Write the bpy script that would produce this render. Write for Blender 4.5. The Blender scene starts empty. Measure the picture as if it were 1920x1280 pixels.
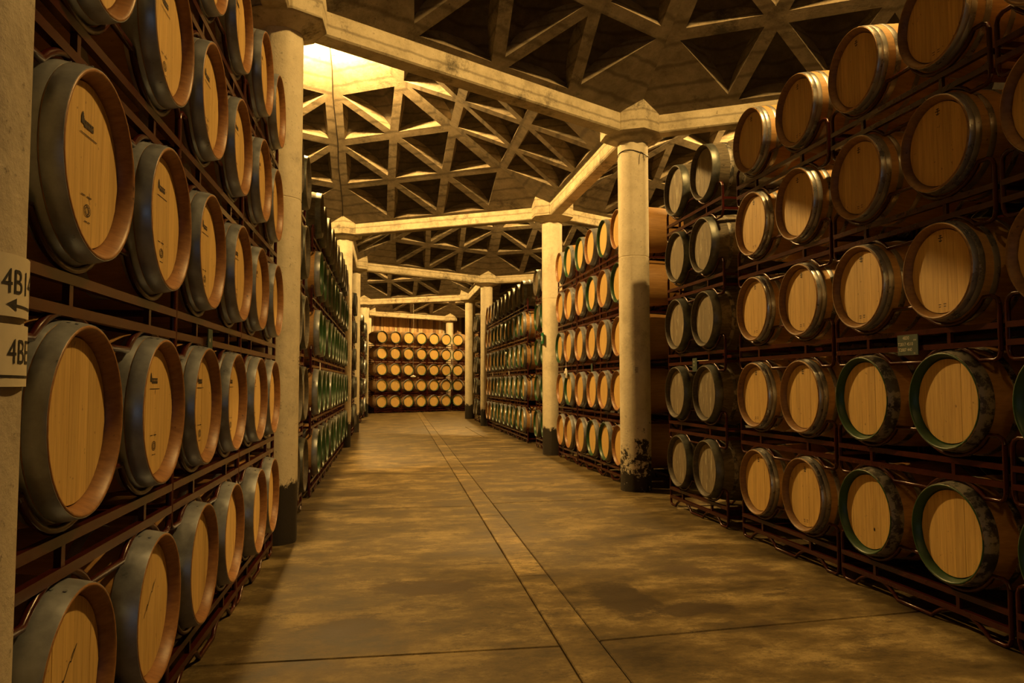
import bpy, math, random
from mathutils import Vector, Matrix
random.seed(7)
PI = math.pi
sc = bpy.context.scene
col = sc.collection

# ------------------------------------------------------------------ camera, world, exposure
F, YAW, PITCH, ROLL, CAMH = 1401.0, 0.1651, 0.0554, -0.0013, 1.4851
cd = bpy.data.cameras.new('camera'); cam = bpy.data.objects.new('camera', cd); col.objects.link(cam)
cd.sensor_width = 36.0; cd.lens = F/1920*36.0; cd.clip_start = 0.05; cd.clip_end = 300
right = Vector((math.cos(YAW), -math.sin(YAW), 0))
fwd = Vector((math.sin(YAW)*math.cos(PITCH), math.cos(YAW)*math.cos(PITCH), math.sin(PITCH)))
up = right.cross(fwd)
r2 = right*math.cos(ROLL)+up*math.sin(ROLL); u2 = up*math.cos(ROLL)-right*math.sin(ROLL)
cam.matrix_world = Matrix(((r2.x, u2.x, -fwd.x, 0), (r2.y, u2.y, -fwd.y, 0), (r2.z, u2.z, -fwd.z, CAMH), (0, 0, 0, 1)))
sc.camera = cam
w = bpy.data.worlds.new('world'); sc.world = w; w.use_nodes = True
bg = w.node_tree.nodes['Background']; bg.inputs[0].default_value = (1, .62, .22, 1); bg.inputs[1].default_value = 0.001
sc.view_settings.view_transform = 'Standard'; sc.view_settings.look = 'None'
sc.view_settings.exposure = 0.0; sc.view_settings.gamma = 1.0
sc.view_settings.use_curve_mapping = False
try:
    sc.cycles.use_denoising = True
    sc.cycles.max_bounces = 6; sc.cycles.diffuse_bounces = 4; sc.cycles.glossy_bounces = 3
    sc.cycles.sample_clamp_indirect = 3.0
    sc.cycles.use_light_tree = True
except Exception:
    pass
LAMP_COLOR = (1.0, 0.59, 0.18)
BULB_R = 0.10
# weak cool fill added behind the camera for bluish glints on the hoops
ad = bpy.data.lights.new('cool_fill', 'AREA'); ad.shape = 'RECTANGLE'; ad.size = 2.6; ad.size_y = 2.6; ad.energy = 24; ad.color = (.72, .84, 1.0)
ao = bpy.data.objects.new('cool_fill', ad); col.objects.link(ao); ao.location = (1.2, -11.0, 1.7); ao.rotation_euler = (math.radians(90), 0, math.radians(180))
ao.rotation_euler = (math.radians(-90), 0, math.radians(180))
LAMP_I = dict(A=250, B=108, C=140, D=200, E=200, F=200, K=14)   # radiant intensity of the bare bulbs

# ------------------------------------------------------------------ materials
def new_mat(name):
    m = bpy.data.materials.new(name); m.use_nodes = True
    return m, m.node_tree.nodes, m.node_tree.links, m.node_tree.nodes['Principled BSDF']
def N(nodes, t, **kw):
    n = nodes.new(t)
    for k, v in kw.items(): setattr(n, k, v)
    return n
def ramp(nodes, stops):
    r = nodes.new('ShaderNodeValToRGB'); e = r.color_ramp.elements
    while len(e) < len(stops): e.new(0.5)
    for el, (p, c) in zip(e, stops):
        el.position = p; el.color = (c[0], c[1], c[2], 1) if len(c) == 3 else c
    return r
def mixc(nodes, links, fac, a, b, mode='MIX'):
    m = nodes.new('ShaderNodeMix'); m.data_type = 'RGBA'; m.blend_type = mode
    for sock, v in ((m.inputs[0], fac), (m.inputs[6], a), (m.inputs[7], b)):
        if hasattr(v, 'is_linked') or hasattr(v, 'links'): links.new(v, sock)
        elif isinstance(v, (int, float)): sock.default_value = v
        else: sock.default_value = (*v, 1)
    return m.outputs[2]
def coord(nodes, links, scale, kind='Object'):
    tc = nodes.new('ShaderNodeTexCoord'); mp = nodes.new('ShaderNodeMapping')
    mp.inputs['Scale'].default_value = scale
    links.new(tc.outputs[kind], mp.inputs[0]); return mp.outputs[0]
def noise(nodes, links, vec, scale, detail=5, rough=.6, w=None):
    n = nodes.new('ShaderNodeTexNoise'); n.inputs['Scale'].default_value = scale
    n.inputs['Detail'].default_value = detail; n.inputs['Roughness'].default_value = rough
    if vec is not None: links.new(vec, n.inputs['Vector'])
    return n.outputs[0]
def randshift(nodes, links, vec):
    oi = nodes.new('ShaderNodeObjectInfo'); ad = nodes.new('ShaderNodeVectorMath'); ad.operation = 'ADD'
    mu = nodes.new('ShaderNodeMath'); mu.operation = 'MULTIPLY'; mu.inputs[1].default_value = 37.0
    links.new(oi.outputs['Random'], mu.inputs[0]); links.new(vec, ad.inputs[0]); links.new(mu.outputs[0], ad.inputs[1])
    return ad.outputs[0], oi.outputs['Random']
def bump(nodes, links, p, h, strength, dist=.01):
    b = nodes.new('ShaderNodeBump'); b.inputs['Strength'].default_value = strength; b.inputs['Distance'].default_value = dist
    links.new(h, b.inputs['Height']); links.new(b.outputs[0], p.inputs['Normal'])

def wood(name, dark, light, grain=(6, 42, 2.2), rough=.55, rnd=.5, stain=None):
    m, n, l, p = new_mat(name)
    v = coord(n, l, grain); v, rv = randshift(n, l, v)
    g = noise(n, l, v, 1.6, 6, .62)
    r = ramp(n, [(.30, dark), (.68, light)]); l.new(g, r.inputs[0])
    hs = n.new('ShaderNodeHueSaturation')
    mr = n.new('ShaderNodeMapRange'); mr.inputs[3].default_value = 1-rnd*.5; mr.inputs[4].default_value = 1+rnd*.35
    l.new(rv, mr.inputs[0]); l.new(mr.outputs[0], hs.inputs['Value']); l.new(r.outputs[0], hs.inputs['Color'])
    out = hs.outputs[0]
    # small knots and specks
    v2 = coord(n, l, (1, 1, 1)); v2, _ = randshift(n, l, v2)
    sp = ramp(n, [(.70, (0, 0, 0)), (.78, (1, 1, 1))]); l.new(noise(n, l, v2, 34, 2, .5), sp.inputs[0])
    out = mixc(n, l, sp.outputs[0], out, tuple(c*.45 for c in dark))
    if stain:
        v3 = coord(n, l, (1, 9, 1.6)); v3, _ = randshift(n, l, v3)
        st = ramp(n, [(.56, (0, 0, 0)), (.66, (1, 1, 1))]); l.new(noise(n, l, v3, 2.0, 6, .7), st.inputs[0])
        out = mixc(n, l, st.outputs[0], out, stain)
    l.new(out, p.inputs['Base Color']); p.inputs['Roughness'].default_value = rough
    bump(n, l, p, g, .12, .004)
    return m
def metal(name, a, b, rough=.38, mottle=None, scale=9, metallic=.7):
    m, n, l, p = new_mat(name)
    v = coord(n, l, (1, 1, 1)); v, rv = randshift(n, l, v)
    g = noise(n, l, v, scale, 6, .65)
    r = ramp(n, [(.3, a), (.7, b)]); l.new(g, r.inputs[0]); out = r.outputs[0]
    p.inputs['Metallic'].default_value = metallic
    rr = ramp(n, [(.3, (rough-.08,)*3), (.75, (rough+.2,)*3)]); l.new(g, rr.inputs[0]); l.new(rr.outputs[0], p.inputs['Roughness'])
    if mottle:
        mk = ramp(n, [(.47, (0, 0, 0)), (.53, (1, 1, 1))]); l.new(noise(n, l, v, 13, 9, .72), mk.inputs[0])
        out = mixc(n, l, mk.outputs[0], out, mottle)
        mt = ramp(n, [(.47, (.8,)*3), (.53, (.15,)*3)]); l.new(noise(n, l, v, 13, 9, .72), mt.inputs[0]); l.new(mt.outputs[0], p.inputs['Metallic'])
    l.new(out, p.inputs['Base Color'])
    bump(n, l, p, g, .08, .003)
    return m
def paint(name, c, rough=.3, var=.25):
    m, n, l, p = new_mat(name)
    v = coord(n, l, (1, 1, 1)); v, _ = randshift(n, l, v)
    r = ramp(n, [(.3, tuple(x*(1-var) for x in c)), (.7, tuple(x*(1+var) for x in c))]); l.new(noise(n, l, v, 14, 5, .6), r.inputs[0])
    l.new(r.outputs[0], p.inputs['Base Color']); p.inputs['Roughness'].default_value = rough
    return m
def concrete(name, dark, mid, light, stain=.45, board=True, base_dirt=0.0, drip=True, scale=1.0, dirt_amp=.95, dirt_c=1.0):
    m, n, l, p = new_mat(name)
    v = coord(n, l, (1, 1, 1)); v, rv = randshift(n, l, v)
    g = noise(n, l, v, 3.0*scale, 10, .74)
    r = ramp(n, [(.28, dark), (.5, mid), (.72, light)]); l.new(g, r.inputs[0]); out = r.outputs[0]
    f = noise(n, l, v, 30*scale, 4, .7)
    pit = ramp(n, [(.62, (0, 0, 0)), (.72, (1, 1, 1))]); l.new(f, pit.inputs[0])
    out = mixc(n, l, pit.outputs[0], out, tuple(c*.55 for c in dark))
    # black mould blotches
    s = ramp(n, [(.55, (0, 0, 0)), (.66, (stain,)*3)]); l.new(noise(n, l, v, 1.1*scale, 10, .78), s.inputs[0])
    out = mixc(n, l, s.outputs[0], out, (.03, .024, .015))
    if board:
        wl = n.new('ShaderNodeTexWave'); wl.inputs['Scale'].default_value = 2.1; wl.inputs['Distortion'].default_value = .9; wl.inputs['Detail Scale'].default_value = 2.5
        wl.bands_direction = 'Z'; l.new(v, wl.inputs['Vector'])
        wr = ramp(n, [(.0, (.55,)*3), (.07, (.30,)*3), (.16, (0, 0, 0))]); l.new(wl.outputs[0], wr.inputs[0])
        out = mixc(n, l, wr.outputs[0], out, tuple(c*.45 for c in dark))
    if base_dirt:
        tc = n.new('ShaderNodeTexCoord'); sx = n.new('ShaderNodeSeparateXYZ'); l.new(tc.outputs['Object'], sx.inputs[0])
        a = n.new('ShaderNodeMath'); a.operation = 'MULTIPLY_ADD'; a.inputs[1].default_value = -1.15/base_dirt; a.inputs[2].default_value = dirt_c
        l.new(sx.outputs[2], a.inputs[0])
        b = n.new('ShaderNodeMath'); b.operation = 'MULTIPLY_ADD'; b.inputs[1].default_value = dirt_amp
        l.new(noise(n, l, v, 7, 9, .75), b.inputs[0]); l.new(a.outputs[0], b.inputs[2])
        d = ramp(n, [(.50, (0, 0, 0)), (.58, (1,)*3)]); l.new(b.outputs[0], d.inputs[0])
        out = mixc(n, l, d.outputs[0], out, (.022, .017, .011))
    l.new(out, p.inputs['Base Color']); p.inputs['Roughness'].default_value = .85
    if board:
        w_ = n.new('ShaderNodeTexWave'); w_.inputs['Scale'].default_value = 3.2; w_.inputs['Distortion'].default_value = .6
        w_.bands_direction = 'Z'
        l.new(v, w_.inputs['Vector'])
        ad = n.new('ShaderNodeMath'); ad.operation = 'MULTIPLY_ADD'; ad.inputs[1].default_value = .15
        l.new(w_.outputs[0], ad.inputs[0]); l.new(f, ad.inputs[2]); bump(n, l, p, ad.outputs[0], .35, .012)
    else:
        bump(n, l, p, f, .35, .012)
    return m

M = {}
M['head'] = wood('oak_head', (.48, .30, .090), (.68, .46, .155), rnd=.22)
M['head_print'] = M['head']
M['head_old'] = wood('old_grey_head', (.13, .105, .065), (.27, .215, .13), rnd=.2, rough=.7, stain=(.42, .38, .26))
M['stave'] = wood('oak_stave', (.27, .14, .04), (.42, .235, .07), grain=(2.2, 30, 30), rnd=.2)
M['stave_pale'] = wood('pale_oak_stave', (.38, .215, .07), (.58, .35, .12), grain=(2.2, 30, 30), rnd=.2)
M['stave_old'] = wood('old_stave', (.05, .042, .028), (.16, .13, .08), grain=(2.2, 30, 30), rnd=.3, rough=.75, stain=(.26, .22, .15))
M['stave_shade'] = wood('shade_dark_stave', (.012, .009, .006), (.035, .026, .017), grain=(2.2, 30, 30), rnd=.3, rough=.8)  # near-black colour paints in the shade behind the front racks
M['rim'] = wood('oak_rim', (.19, .084, .028), (.33, .162, .055), grain=(4, 30, 30), rnd=.2, rough=.45)
M['rim_pale'] = wood('pale_oak_rim', (.17, .085, .027), (.27, .145, .046), grain=(4, 30, 30), rnd=.2, rough=.5)
M['rim_old'] = wood('old_rim', (.04, .032, .022), (.10, .08, .05), grain=(4, 30, 30), rnd=.2, rough=.6)
M['green'] = paint('green_rim_paint', (.012, .055, .016), .42)
M['hoop'] = metal('galvanised_hoop', (.24, .26, .29), (.44, .475, .52), .34, metallic=.55)
M['hoop_new'] = metal('bright_hoop', (.30, .31, .31), (.52, .52, .50), .27)
M['hoop_worn'] = metal('weathered_hoop', (.05, .05, .05), (.14, .14, .13), .5, mottle=(.27, .25, .20))
M['hoop_dark'] = metal('dark_hoop', (.07, .08, .07), (.2, .21, .19), .42)
M['rack'] = paint('oxide_red_paint', (.042, .0066, .0040), .26)
M['rack'].node_tree.nodes['Principled BSDF'].inputs['Specular IOR Level'].default_value = .3
M['ink'] = paint('printing_ink', (.03, .022, .015), .7)
M['conc'] = concrete('concrete', (.10, .078, .045), (.205, .165, .105), (.31, .26, .175), .85)
M['conc_beam'] = concrete('beam_concrete', (.24, .20, .125), (.50, .435, .29), (.66, .59, .42), .9)
M['conc_col'] = concrete('column_concrete', dark=(.52, .46, .32), mid=(.68, .61, .44), light=(.78, .71, .53), stain=.3, board=False, base_dirt=.70)
M['conc_mot'] = concrete('mottled_column_concrete', (.50, .44, .31), (.66, .59, .43), (.76, .69, .52), .3, False, base_dirt=2.3, dirt_amp=1.9, dirt_c=-.18)
M['conc_old'] = concrete('worn_column_concrete', (.26, .22, .16), (.44, .38, .28), (.56, .50, .38), .75, False, base_dirt=.3)
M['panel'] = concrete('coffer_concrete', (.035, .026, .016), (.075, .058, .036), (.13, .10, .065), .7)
M['plate'] = paint('cream_plate', (.62, .56, .42), .5, .08)
M['black'] = paint('black_lettering', (.012, .011, .01), .6)
M['slate'] = paint('green_slate', (.035, .06, .04), .7)
M['chalk'] = paint('chalk', (.62, .60, .48), .9)
M['exit'] = paint('exit_green', (.01, .16, .06), .4)
M['white'] = paint('white_card', (.72, .68, .58), .6, .05)
M['wire'] = paint('dark_wire', (.03, .022, .015), .5)
def floor_mat(name, k):
    m, n, l, p = new_mat(name)
    v = coord(n, l, (1, 1, 1), 'Object')
    va = coord(n, l, (.8, 1.25, 1), 'Object')
    g = noise(n, l, va, 1.5, 11, .74)
    r = ramp(n, [(.36, (.026*k, .0175*k, .007*k)), (.5, (.098*k, .070*k, .028*k)), (.62, (.215*k, .162*k, .072*k))]); l.new(g, r.inputs[0])
    s = ramp(n, [(.52, (0, 0, 0)), (.60, (.75,)*3)]); l.new(noise(n, l, va, 3.4, 11, .82), s.inputs[0])
    out = mixc(n, l, s.outputs[0], r.outputs[0], (.040, .029, .017))
    s2 = ramp(n, [(.60, (0, 0, 0)), (.64, (.75,)*3)]); l.new(noise(n, l, v, .55, 6, .65), s2.inputs[0])
    out = mixc(n, l, s2.outputs[0], out, (.055, .036, .019))
    for cx, cy, rx, ry, dk in ((1.62, 5.0, .30, .62, (.028, .019, .011)), (2.0, 4.75, .45, .22, (.03, .02, .012)), (.25, 5.55, .55, .28, (.045, .028, .015)), (-.2, 4.75, .35, .25, (.04, .027, .015)), (1.9, 9.9, .6, .35, (.04, .028, .016))):
        mp = n.new('ShaderNodeMapping'); mp.inputs['Location'].default_value = (-cx/rx, -cy/ry, 0); mp.inputs['Scale'].default_value = (1/rx, 1/ry, 0)
        l.new(v, mp.inputs[0]); ln = n.new('ShaderNodeVectorMath'); ln.operation = 'LENGTH'; l.new(mp.outputs[0], ln.inputs[0])
        ma = n.new('ShaderNodeMath'); ma.operation = 'MULTIPLY_ADD'; ma.inputs[1].default_value = 1.5; l.new(noise(n, l, v, 4.5, 6, .7), ma.inputs[0]); l.new(ln.outputs['Value'], ma.inputs[2])
        st = ramp(n, [(.0, (.8,)*3), (.0, (.8,)*3), (1, (0, 0, 0))]); st.color_ramp.elements[1].position = .72; st.color_ramp.elements[2].position = .86
        hm = n.new('ShaderNodeMath'); hm.operation = 'MULTIPLY'; hm.inputs[1].default_value = .55; l.new(ma.outputs[0], hm.inputs[0]); l.new(hm.outputs[0], st.inputs[0])
        out = mixc(n, l, st.outputs[0], out, dk)
    f = noise(n, l, v, 42, 4, .7)
    pit = ramp(n, [(.56, (0, 0, 0)), (.68, (.6,)*3)]); l.new(f, pit.inputs[0])
    out = mixc(n, l, pit.outputs[0], out, (.045, .032, .016))
    l.new(out, p.inputs['Base Color']); p.inputs['Specular IOR Level'].default_value = .15
    rr = ramp(n, [(.3, (.5,)*3), (.7, (.75,)*3)]); l.new(g, rr.inputs[0]); l.new(rr.outputs[0], p.inputs['Roughness'])
    bump(n, l, p, f, .2, .006)
    return m
M['floor'] = floor_mat('floor_concrete', 1.0)
M['floor_light'] = floor_mat('lighter_floor_concrete', 1.35)  # same floor colours scaled to a lighter tone
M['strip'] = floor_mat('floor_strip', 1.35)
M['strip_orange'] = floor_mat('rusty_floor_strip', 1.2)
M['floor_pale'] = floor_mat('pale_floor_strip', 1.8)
M['earth'] = paint('joint_filler', (.05, .04, .025), .9)
PLK = [wood('plank_%d' % i, tuple(c*.7 for c in c0), c0, grain=(30, 30, 2), rnd=.35) for i, c0 in
       enumerate([(.70, .44, .20), (.86, .62, .32), (.45, .27, .14), (.92, .82, .55), (.30, .18, .11)])]
mb, n_, l_, p_ = new_mat('lamp_glass'); M['bulb'] = {}
def bulb_mat(I):
    if I not in M['bulb']:
        m = bpy.data.materials.new('glowing_bulb'); m.use_nodes = True
        p = m.node_tree.nodes['Principled BSDF']; p.inputs['Base Color'].default_value = (.8, .7, .5, 1)
        p.inputs['Emission Color'].default_value = (*LAMP_COLOR, 1)
        p.inputs['Emission Strength'].default_value = I/(PI*BULB_R**2)
        M['bulb'][I] = m
    return M['bulb'][I]

# ------------------------------------------------------------------ mesh helpers
class MB:
    def __init__(s): s.v = []; s.f = []; s.mi = []
    def add(s, vs, fs, mi=0):
        o = len(s.v); s.v += [tuple(v) for v in vs]
        s.f += [tuple(i+o for i in f) for f in fs]; s.mi += [mi]*len(fs); return s
    def box(s, a, b, mi=0):
        x0, y0, z0 = a; x1, y1, z1 = b
        return s.add([(x0, y0, z0), (x1, y0, z0), (x1, y1, z0), (x0, y1, z0), (x0, y0, z1), (x1, y0, z1), (x1, y1, z1), (x0, y1, z1)],
                     [(3, 2, 1, 0), (4, 5, 6, 7), (0, 1, 5, 4), (1, 2, 6, 5), (2, 3, 7, 6), (3, 0, 4, 7)], mi)
    def tube(s, pts, r, n=8, mi=0, cap=True):
        pts = [Vector(p) for p in pts]; k = len(pts); vs = []; prev = None
        for i, p in enumerate(pts):
            t = (pts[min(i+1, k-1)]-pts[max(i-1, 0)]).normalized()
            if prev is None:
                a = Vector((1, 0, 0)) if abs(t.x) < .9 else Vector((0, 0, 1))
                u = (a-t*a.dot(t)).normalized()
            else:
                u = prev-t*prev.dot(t); u.normalize()
            prev = u; w_ = t.cross(u)
            for j in range(n):
                an = 2*PI*j/n; vs.append(p+u*(r*math.cos(an))+w_*(r*math.sin(an)))
        fs = [(i*n+j, i*n+(j+1) % n, (i+1)*n+(j+1) % n, (i+1)*n+j) for i in range(k-1) for j in range(n)]
        if cap: fs += [tuple(range(n))[::-1], tuple((k-1)*n+j for j in range(n))]
        return s.add(vs, fs, mi)
    def mesh(s, name, mats, smooth=True, angle=35):
        me = bpy.data.meshes.new(name); me.from_pydata(s.v, [], s.f)
        for m in (mats if isinstance(mats, (list, tuple)) else [mats]): me.materials.append(m)
        if any(s.mi): me.polygons.foreach_set('material_index', s.mi)
        if smooth:
            me.polygons.foreach_set('use_smooth', [True]*len(s.f))
            try: me.set_sharp_from_angle(angle=math.radians(angle))
            except Exception: pass
        me.update(); return me
def ob(name, data, parent=None, loc=None, rz=None):
    o = bpy.data.objects.new(name, data); col.objects.link(o)
    if parent is not None: o.parent = parent
    if loc is not None: o.location = loc
    if rz is not None: o.rotation_euler = (0, 0, rz)
    return o
def tag(o, label=None, cat=None, group=None, kind=None):
    for k, v in (('label', label), ('category', cat), ('group', group), ('kind', kind)):
        if v: o[k] = v
    return o

# ------------------------------------------------------------------ layout of the hexagonal bays
S = 5.295; XLc, XRc = -1.044, 3.4145; W = XRc-XLc; L1Y = 7.384; R1Y = L1Y+S/2
COLTOP = 4.87; BB, BT = 4.95, 5.20; DOMEZ, APEX = 5.13, 7.61
def Lp(i): return Vector((XLc, L1Y+i*S, 0))       # valid i: -1,0,2,3,5,6
def Rp(i): return Vector((XRc, R1Y+i*S, 0))       # valid i: -2,0,1,3,4,6
NAMES = {}
L = {0: Lp(-1)+Vector((-.004, -.235, 0)), 1: Lp(0), 2: Lp(2), 3: Lp(3), 4: Lp(5), 5: Lp(6)}
R = {0: Rp(-2), 1: Rp(0), 2: Rp(1), 3: Rp(3), 4: Rp(4), 5: Rp(6)}
X2 = XRc+W; X0 = XLc-W
Q = {1: Vector((X2, L1Y, 0)), 2: Vector((X2, L1Y+2*S, 0)), 3: Vector((X2, L1Y+3*S, 0)), 4: Vector((X2, L1Y+5*S, 0))}
Z = {1: Vector((X0, R1Y, 0)), 2: Vector((X0, R1Y+S, 0)), 0: Vector((X0, R1Y-2*S, 0))}

# ------------------------------------------------------------------ floor
floor = ob('floor', MB().box((-9, -6, -.30), (13, 46, -.025)).mesh('floor', M['earth'], False)); tag(floor, kind='structure')
def sx(y): return .917+.0148*y
SW = .235
def slab(x0, x1, y0, y1, mat, name='floor_slab', sl=0.0, g=.007, dz=0.0):
    x0a, x0b = (x0(y0), x0(y1)) if callable(x0) else (x0, x0)
    x1a, x1b = (x1(y0), x1(y1)) if callable(x1) else (x1, x1)
    b = MB(); r = .006
    def ring(o, z): return [(x0a+g+o, y0+g+o+sl*0, z), (x1a-g-o, y0+g+o+sl, z), (x1b-g-o, y1-g-o+sl, z), (x0b+g+o, y1-g-o, z)]
    vs = ring(0, -.05)+ring(0, -r+dz)+ring(r, dz)
    b.add(vs, [(0, 1, 5, 4), (1, 2, 6, 5), (2, 3, 7, 6), (3, 0, 4, 7), (4, 5, 9, 8), (5, 6, 10, 9), (6, 7, 11, 10), (7, 4, 8, 11), (8, 9, 10, 11), (3, 2, 1, 0)])
    ob(name, b.mesh(name, M[mat], False), floor)
ly = [-6, -.7, 4.25, 9.12, 12.78, 16.6, 20.6, 25.6, 30.6, 36, 46]
for a, b_ in zip(ly, ly[1:]):
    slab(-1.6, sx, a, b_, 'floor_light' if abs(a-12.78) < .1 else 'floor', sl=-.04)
    slab(-9, -1.6, a, b_, 'floor')
ry = [-6, -.6, 4.26, 9.24, 14.4, 20.2, 25.3, 30.4, 35.5, 46]
for a, b_ in zip(ry, ry[1:]):
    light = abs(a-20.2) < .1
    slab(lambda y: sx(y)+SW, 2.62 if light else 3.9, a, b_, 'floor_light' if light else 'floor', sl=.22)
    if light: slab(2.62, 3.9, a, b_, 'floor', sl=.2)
    slab(3.9, 13, a, b_, 'floor')
ys = [-6, -2, 2.2, 5.75, 8.4, 15.4, 19.9, 24.4, 29, 34, 40]
for i, (a, b_) in enumerate(zip(ys, ys[1:])):
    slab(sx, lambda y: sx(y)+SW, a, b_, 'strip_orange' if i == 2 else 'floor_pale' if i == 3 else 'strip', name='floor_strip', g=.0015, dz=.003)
slab(lambda y: 1.5, 1.75, 40, 46, 'strip', name='floor_strip')

# ------------------------------------------------------------------ columns
def shaft_mesh(mat):
    b = MB(); ring = []
    for k in range(8):
        for d in (-.30, .30):
            a = (k+.5+d*.45)*PI/4
            ring.append((math.cos(a)*.213, math.sin(a)*.213))
    zs = [(0, 1.0), (3.236, 1.0), (3.242, .975), (3.25, 1.0), (COLTOP+.02, 1.0)]
    n = len(ring); vs = [(x*k, y*k, z) for z, k in zs for x, y in ring]
    fs = [(i*n+j, i*n+(j+1) % n, (i+1)*n+(j+1) % n, (i+1)*n+j) for i in range(len(zs)-1) for j in range(n)]
    fs.append(tuple((len(zs)-1)*n+j for j in range(n)))
    return b.add(vs, fs).mesh('shaft', mat, True, 30)
SHAFT, SHAFT_OLD, SHAFT_MOT = shaft_mesh(M['conc_col']), shaft_mesh(M['conc_old']), shaft_mesh(M['conc_mot'])
def capital_mesh(flip):
    b = MB(); bot, top = [], []
    base = [PI/2, PI/2+2*PI/3, PI/2-2*PI/3] if not flip else [-PI/2, -PI/2+2*PI/3, -PI/2-2*PI/3]
    base = sorted(a % (2*PI) for a in base)
    for a in base:
        d = Vector((math.cos(a), math.sin(a), 0)); p = Vector((-d.y, d.x, 0))
        e = Vector((math.cos(a+PI/3), math.sin(a+PI/3), 0))
        for q, zt in ((d*.40-p*.15, 5.205), (d*.40+p*.15, 5.205), (e*.47, 5.37)):
            bot.append((q.x, q.y, 4.955)); top.append((q.x, q.y, zt))
    n = len(bot)
    inner = [(x*.50, y*.50, 4.865) for x, y, z in bot]
    b.add(inner+bot+top+[(0, 0, 5.4)], [tuple(range(n))[::-1]]+[(j, (j+1) % n, n+(j+1) % n, n+j) for j in range(n)] +
          [(n+j, n+(j+1) % n, 2*n+(j+1) % n, 2*n+j) for j in range(n)]+[(2*n+j, 2*n+(j+1) % n, 3*n) for j in range(n)])
    return b.mesh('capital', M['conc_beam'], False)
CAP = {False: capital_mesh(False), True: capital_mesh(True)}
def column(p, flip, label, old=0):
    t = ob('concrete_column', None, None, p); tag(t, label, 'column', 'columns along the aisle')
    ob('shaft', (SHAFT, SHAFT_OLD, SHAFT_MOT)[old], t); ob('capital', CAP[flip], t)
    return t
# flip: False = third beam runs towards +y, True = towards -y
ORD = ['first', 'second', 'third', 'fourth', 'fifth', 'sixth', 'seventh', 'eighth', 'ninth', 'tenth', 'eleventh', 'twelfth']
cols = {}
cols['L0'] = column(L[0], False, 'stained concrete column at the left frame edge carrying carrying two cream number plates', 1)
cols['L1'] = column(L[1], True, 'pale concrete column rising behind the near left barrel racks, second on the left')
cols['L2'] = column(L[2], False, 'concrete column third on the left, under the beam crossing beyond the bright dome')
cols['L3'] = column(L[3], True, 'thin far concrete column fourth on the left, half hidden by the third')
cols['L4'] = column(L[4], False, 'farthest left concrete column beside the barrel wall closing the aisle')
cols['L5'] = column(L[5], True, 'concrete column behind the left end of the closing barrel wall')
cols['R1'] = column(R[1], False, 'large pale concrete column on the right with a wire tied round its top', 2)
cols['R2'] = column(R[2], True, 'concrete column second on the right, black foot and small green exit sign')
cols['R3'] = column(R[3], False, 'far concrete column third on the right, before the last bay')
cols['R4'] = column(R[4], True, 'farthest right concrete column beside the barrel wall closing the aisle')
cols['R5'] = column(R[5], False, 'concrete column behind the right end of the closing barrel wall')
cols['R0'] = column(R[0], True, 'concrete column behind the camera on the right')
for k, fl, lb in ((1, True, 'concrete column of the next aisle, behind the near right racks'), (2, False, 'concrete column of the next aisle, behind the second right bay'),
                  (3, True, 'concrete column of the next aisle, behind the third right bay'), (4, False, 'concrete column of the next aisle, at its far end')):
    column(Q[k], fl, lb)
column(Z[1], False, 'concrete column of the left neighbouring aisle, behind the third rack'); column(Z[2], True, 'concrete column of the left neighbouring aisle, farther bay')
column(Z[0], True, 'concrete column of the left neighbouring aisle, behind the camera')

# ------------------------------------------------------------------ beams
def beam(a, b_, label):
    d = (b_-a); ln = d.length; d.normalize()
    m = MB(); h = .125; c = .018; x0, x1 = .34, ln-.34
    prof = [(-h+c, BB), (h-c, BB), (h, BB+c), (h, BT), (-h, BT), (-h, BB+c)]
    n = 6; vs = [(x, y, z) for x in (x0, x1) for y, z in prof]
    m.add(vs, [(j, (j+1) % n, n+(j+1) % n, n+j) for j in range(n)][::1]+[tuple(range(n))[::-1], tuple(range(n, 2*n))])
    m.f = [f[::-1] for f in m.f]
    o = ob('concrete_beam', m.mesh('concrete_beam', M['conc_beam'], False), None, a, math.atan2(d.y, d.x))
    tag(o, label, 'beam', 'ceiling beams between the columns'); return o
beam(L[0], L[1], 'concrete beam running along the aisle over the near left racks')
beam(L[1], R[1], 'long stained concrete beam crossing the top of the view in front of the bright dome')
beam(R[1], R[2], 'concrete beam running along the aisle between the two nearest right columns')
beam(R[2], L[2], 'concrete beam crossing the aisle just beyond the bright dome')
beam(L[2], L[3], 'concrete beam along the aisle between third and fourth left columns')
beam(L[3], R[3], 'concrete beam crossing the aisle second after the bright dome, sloping down rightward')
beam(R[3], R[4], 'short looking concrete beam along the aisle between the far right columns')
beam(R[4], L[4], 'concrete beam crossing the far aisle in front of the closing barrel wall')
beam(L[4], L[5], 'concrete beam along the aisle over the left end of the closing barrel wall')
beam(L[5], R[5], 'last concrete beam above the closing barrel wall and plank wall')
beam(R[1], Q[1], 'concrete beam leading right from the wired column over the near right barrels')
beam(R[2], Q[2], 'concrete beam leading right from the second right column above green rimmed barrels')
beam(R[3], Q[3], 'concrete beam leading right from the third right column over dark barrels')
beam(R[4], Q[4], 'concrete beam leading right from the farthest right column')
beam(L[1], Z[1], 'concrete beam leading left from the second left column into the next aisle')
beam(L[2], Z[2], 'concrete beam leading left from the third left column')
beam(L[0], R[0], 'concrete beam crossing the aisle above the camera')
beam(L[0], Z[0], 'concrete beam leading left from the column with number plates')

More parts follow.
